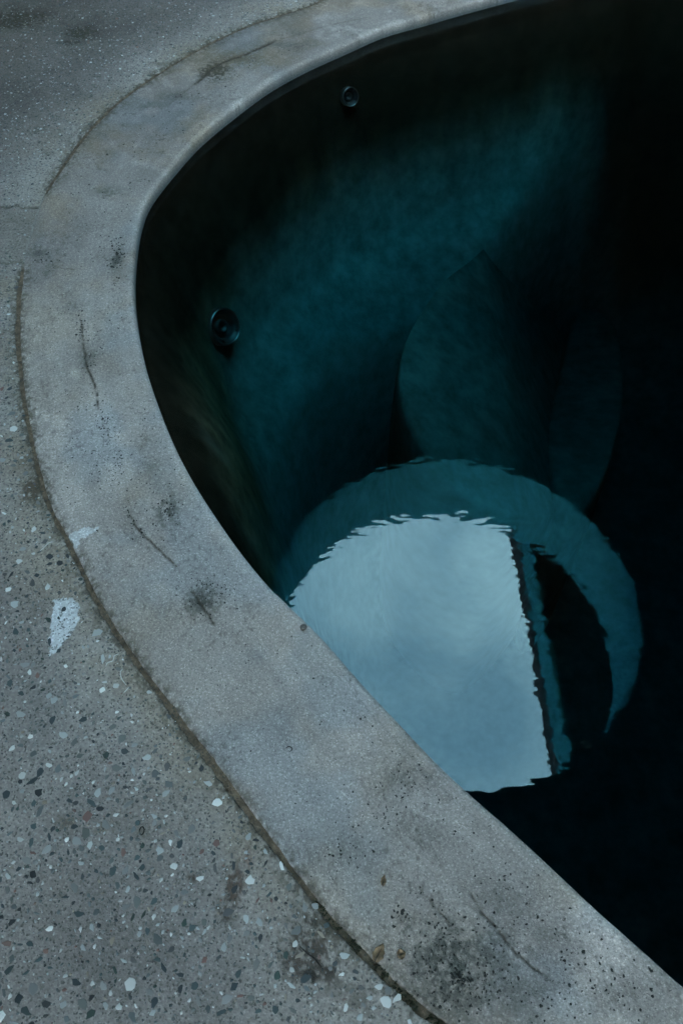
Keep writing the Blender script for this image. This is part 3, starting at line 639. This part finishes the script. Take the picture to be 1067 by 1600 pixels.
# ================================================================== pavilion over the pool, seen only in the mirror of the water
OC = np.array((.65, 2.435)); OR_ = 1.058; RZ, RT = WATER_Z + 2.8, .62
pav = empty('pavilion', (0, 0, 0)); tag(pav, 'dark pavilion roof with a round opening mirrored in the water', 'pavilion')
X0, X1, Y0, Y1 = -4.2, 5.6, -4.4, 8.2
nseg = 128; aa = np.linspace(0, 2 * np.pi, nseg, endpoint=False)
circ = np.c_[OC[0] + OR_ * np.cos(aa), OC[1] + OR_ * np.sin(aa)]
def sq(a):
    c_, s_ = np.cos(a), np.sin(a)
    tx = np.where(c_ > 0, (X1 - OC[0]) / np.maximum(c_, 1e-9), (X0 - OC[0]) / np.minimum(c_, -1e-9)); ty = np.where(s_ > 0, (Y1 - OC[1]) / np.maximum(s_, 1e-9), (Y0 - OC[1]) / np.minimum(s_, -1e-9))
    t = np.minimum(tx, ty); return np.c_[OC[0] + t * c_, OC[1] + t * s_]
ca_ = np.arctan2(np.array([Y1, Y1, Y0, Y0]) - OC[1], np.array([X1, X0, X0, X1]) - OC[0])
aa2 = np.unique(np.r_[aa, np.mod(ca_, 2 * np.pi)]); nn = len(aa2); c2 = OC + (OR_ + .012) * np.c_[np.cos(aa2), np.sin(aa2)]; o2 = sq(aa2)
RV = np.stack([np.c_[c2, np.full(nn, RZ)], np.c_[o2, np.full(nn, RZ)], np.c_[o2, np.full(nn, RZ + RT)], np.c_[c2, np.full(nn, RZ + RT)]], 1).reshape(-1, 3)
RF = [(i * 4 + a, ((i + 1) % nn) * 4 + a, ((i + 1) % nn) * 4 + (a + 1) % 4, i * 4 + (a + 1) % 4) for i in range(nn) for a in range(4)]
obj('roof_slab', mesh('roof_slab', RV, RF), M_ROOF, pav)
LV = np.stack([np.c_[OC + OR_ * np.c_[np.cos(aa), np.sin(aa)], np.full(nseg, RZ - .004)], np.c_[OC + OR_ * np.c_[np.cos(aa), np.sin(aa)], np.full(nseg, RZ + RT + .01)],
               np.c_[OC + (OR_ + .011) * np.c_[np.cos(aa), np.sin(aa)], np.full(nseg, RZ + RT + .01)], np.c_[OC + (OR_ + .011) * np.c_[np.cos(aa), np.sin(aa)], np.full(nseg, RZ - .004)]], 1).reshape(-1, 3)
LF = [(i * 4 + a, ((i + 1) % nseg) * 4 + a, ((i + 1) % nseg) * 4 + (a + 1) % 4, i * 4 + (a + 1) % 4) for i in range(nseg) for a in range(4)]
ol = obj('opening_lining', mesh('opening_lining', LV, LF), M_TEAL, pav); ol['label'] = 'teal lining of the round roof opening'
for (a, b, c_, d_) in ((X0, X0 + .25, Y0, Y1), (X1 - .25, X1, Y0, Y1), (X0 + .25, X1 - .25, Y1 - .25, Y1)):
    obj('wall', mesh('wall', *box(a, b, c_, d_, -.2, RZ - .003)), M_WALL, pav)  # unseen enclosing walls, added to keep out light from the sides
# the wall behind the viewer has one wide opening, added to light the coping
DX0, DX1, DZ = -1.5, .8, 2.1
for bx_ in ((X0 + .25, DX0, -.2, RZ - .003), (DX1, X1 - .25, -.2, RZ - .003), (DX0, DX1, DZ, RZ - .003)):
    obj('wall', mesh('wall', *box(bx_[0], bx_[1], Y0, Y0 + .25, bx_[2], bx_[3])), M_WALL, pav)
# beam across the ceiling
obj('ceiling_beam', mesh('ceiling_beam', *box(-.3, 1.75, 4.60, 4.76, RZ - .14, RZ - .003)), M_SOFFIT, pav)
# higher canopy beside the opening: pale fascia with a dark drip edge, dark soffit
def canopy_box(name, x0, x1, z0, z1, mat):
    V, F = box(x0, x1, -3.0, 7.0, z0, z1)
    a = R(2.4); V = [(1.57 + (vx - 1.57) * math.cos(a) + (vy - 3.0) * math.sin(a) * -1, 3.0 + (vx - 1.57) * math.sin(a) + (vy - 3.0) * math.cos(a), vz) for vx, vy, vz in V]
    return obj(name, mesh(name, V, F), mat, pav)
ZB, ZM, ZT = 6.2 - CAM_H + WATER_Z * 2, 6.58 - CAM_H + WATER_Z * 2, 6.82 - CAM_H + WATER_Z * 2
canopy_box('fascia', 1.57, 1.60, ZB, ZM, M_TEAL)
canopy_box('drip_edge', 1.568, 1.602, ZM + .002, ZT, M_DARKMETAL)
canopy_box('upper_slab', 1.604, 5.5, ZB + .012, ZT - .02, M_SOFFIT)
for (a, b) in ((2.2, -2.6), (2.2, 6.2), (5.0, -2.6), (5.0, 6.2)):
    V, F = tube([(a, b, RZ + RT + .002), (a, b, ZB + .010)], .12, 16); obj('post', mesh('post', V, F), M_DARKMETAL, pav)

# ================================================================== fittings in the pool wall
bmb = bmesh.new(); bmb.from_mesh(basin.data); tree = BVHTree.FromBMesh(bmb); bmb.free()
def hit(px, py):
    q = at(px, py, -1.0); dr = Vector((q[0], q[1], -1.0)) - Vector((0, 0, CAM_H)); return tree.ray_cast(Vector((0, 0, CAM_H)), dr.normalized())
def lathe(prof, k=32):
    V = [(r * math.cos(2 * math.pi * j / k), r * math.sin(2 * math.pi * j / k), z) for r, z in prof for j in range(k)]
    F = [(i * k + j, i * k + (j + 1) % k, (i + 1) * k + (j + 1) % k, (i + 1) * k + j) for i in range(len(prof) - 1) for j in range(k)]
    return V, F
def fitting(px, py, rpx, label, nrm=None):
    loc, no, _, _ = hit(px, py)
    if no.dot(Vector((0, 0, CAM_H)) - loc) < 0: no = -no
    no = (no * .75 + (Vector((0, 0, CAM_H)) - loc).normalized() * .5).normalized()          # eyeball turned up towards the surface
    dpt = (loc - Vector((0, 0, CAM_H))).length; r = rpx * dpt / FPX * math.cos(math.atan(math.hypot(px - 533.5, py - 800) / FPX)) 
    t = empty('pool_inlet', loc + no * r * .45); t.rotation_euler = no.to_track_quat('Z', 'Y').to_euler()
    tag(t, label, 'pool fitting', 'round fittings in the pool wall')
    V, F = lathe([(r * .90, -.05), (r * 1.0, -.05), (r * 1.0, .012), (r * .97, .016), (r * .92, .016), (r * .90, .012), (r * .90, -.03)]); obj('rim', mesh('rim', V, F, True), M_CHROME, t)
    V, F = lathe([(r * .898, .013), (r * .70, .006), (r * .62, -.004), (r * .60, -.02), (.0001, -.022)]); obj('cup', mesh('cup', V, F, True), M_FIT, t)
    V, F = lathe([(r * .42, -.021), (r * .42, -.006), (r * .36, -.003), (r * .2, -.003), (r * .18, -.012), (.0001, -.012)], 24); obj('nozzle', mesh('nozzle', V, F, True), M_FIT, t)
    for k in range(4):
        w = math.pi / 4 + k * math.pi / 2; V, F = lathe([(.0035, .005), (.0035, .012), (.0001, .013)], 10)
        V = [(vx + r * .78 * math.cos(w), vy + r * .78 * math.sin(w), vz) for vx, vy, vz in V]; obj('screw', mesh('screw', V, F), M_FIT, t)
    return t
fitting(341, 511, 29, 'larger round dark fitting with a bright rim in the left pool wall')
fitting(543, 150, 14, 'small round dark fitting with a glint in the far pool wall')

# ================================================================== litter
def ctop(px, py): q = at(px, py); return Vector((q[0], q[1], zcop(q)))
def dtop(px, py): q = at(px, py); return Vector((q[0], q[1], deck_z(q[:1], q[1:])[0]))
# a dry pointed leaf, curled along its midrib
def leaf(px, py, length, width, ang, label, name='dry_leaf', top=ctop, cat='leaf'):
    t = empty(name, top(px, py)); t.rotation_euler = (0, 0, ang); tag(t, label, cat)
    nu, nv = 14, 7; V = []
    for i in range(nu):
        u_ = i / (nu - 1); w = width * (math.sin(math.pi * u_ ** .75) ** .8) * (1 + .12 * math.sin(u_ * 23))
        for j in range(nv):
            v_ = j / (nv - 1) * 2 - 1
            V.append((length * (u_ - .5), v_ * w * .5, .0012 + abs(v_) ** 1.5 * w * .22 + .0016 * math.sin(u_ * 9 + v_ * 2) + .002 * u_ * u_))
    F = [(i * nv + j, (i + 1) * nv + j, (i + 1) * nv + j + 1, i * nv + j + 1) for i in range(nu - 1) for j in range(nv - 1)]
    b_ = obj('blade', mesh('blade', V, F, True), M_LEAF, t); sm = b_.modifiers.new('thick', 'SOLIDIFY'); sm.thickness = .0004
    V, F = tube([(length * (u_ - .56), .0006 * math.sin(u_ * 6), .0020 + .0016 * math.sin(u_ * 9) * (u_ < .95) + .002 * u_ * u_) for u_ in np.linspace(0, .95, 12)], np.linspace(.0008, .0002, 12), 6)
    obj('midrib', mesh('midrib', V, F, True), M_TWIG, t)
leaf(592, 1489, .034, .020, R(62), 'dry brown pointed leaf on the coping beside the mossy joint')
leaf(627, 1491, .016, .017, R(20), 'small round scrap of brown leaf right of the pointed leaf', 'leaf_scrap')
leaf(599, 1376, .020, .010, R(80), 'small pinkish brown leaf scrap in the middle of the coping', 'leaf_scrap')
def curl(name, pts, r, mat, label, top, cat, group=None):
    P = spline(np.array([list(top(a, b)) for a, b in pts]), 6); P[:, 2] += r + .0003
    V, F = tube(P, r * np.clip(np.minimum(np.linspace(.3, 4, len(P)), np.linspace(4, .3, len(P))), .3, 1), 7)
    o = obj(name, mesh(name, V, F, True), mat); tag(o, label, cat, group); return o
curl('twig', [(446, 1170), (450, 1167), (455, 1168), (456, 1172), (452, 1175)], .0011, M_TWIG, 'tiny black curled twig on the coping left of the sky reflection', ctop, 'twig')
curl('twig', [(218, 1303), (219, 1296), (223, 1292), (226, 1296), (224, 1303), (219, 1305)], .0012, M_TWIG, 'small dark looped twig lying on the pebbled deck', dtop, 'twig')
curl('root_thread', [(187, 1022), (180, 1025), (177, 1033), (169, 1036), (166, 1042)], .0011, M_ROOT, 'pale root thread nearest the white lime patch', dtop, 'root', 'pale root threads on the deck')
curl('root_thread', [(193, 1045), (189, 1051), (191, 1061), (198, 1071)], .0011, M_ROOT, 'pale bent root thread close along the joint, middle of three', dtop, 'root', 'pale root threads on the deck')
curl('root_thread', [(202, 1074), (199, 1078), (194, 1083)], .0010, M_ROOT, 'short pale root thread, lowest of the three by the joint', dtop, 'root', 'pale root threads on the deck')
curl('root_thread', [(63, 862), (70, 856), (77, 849), (83, 847)], .0010, M_ROOT, 'short pale root thread beside the white run at the joint', dtop, 'root', 'pale root threads on the deck')
curl('twig', [(468, 1478), (480, 1490), (490, 1497), (503, 1512)], .0012, M_TWIG, 'thin dark twig in the brown stain beside the joint', dtop, 'twig')
# snail shell on the pool edge
q = at(475, 981); t = empty('snail_shell', (q[0], q[1], zcop(q) + .001)); tag(t, 'tiny dark snail shell on the rounded pool edge', 'shell')
P = [((.0012 + .0048 * k / 40) * math.cos(k * .42), (.0012 + .0048 * k / 40) * math.sin(k * .42), .0062 - .0034 * k / 40) for k in range(41)]
V, F = tube(P, np.linspace(.0008, .0029, 41), 8); obj('whorl', mesh('whorl', V, F, True), M_SHELL, t)
V, F = tube([P[-1], (P[-1][0] * 1.1, P[-1][1] + .003, P[-1][2] - .0002)], [.0027, .0022], 8); obj('mouth', mesh('mouth', V, F, True), M_TWIG, t)
# moss cushions in the lower joint
VV, FF, n0 = [], [], 0
si = np.where((s_all[:NF] > s_of(490, 1405)))[0]
for k in range(900):
    i = int(rng.choice(si)); 
    if fbm(np.array([s_all[i] * 14]), np.array([0.]), 301)[0] < .42: continue
    q = E_[i] + NRM[i] * (WID[i] + rng.normal(0, .0045)); r = rng.uniform(.001, .0028); tv, tf_ = TEMPL[rng.integers(24)]
    VV.append(np.c_[q[0] + r * tv[:, 0], q[1] + r * tv[:, 1], -.003 + r * .9 * tv[:, 2]]); FF.append(tf_ + n0); n0 += len(tv)
moss = obj('moss', mesh('moss', np.vstack(VV), np.vstack(FF), True), M_MOSS); tag(moss, 'dark green moss growing in the lower joint', 'moss', kind='stuff')
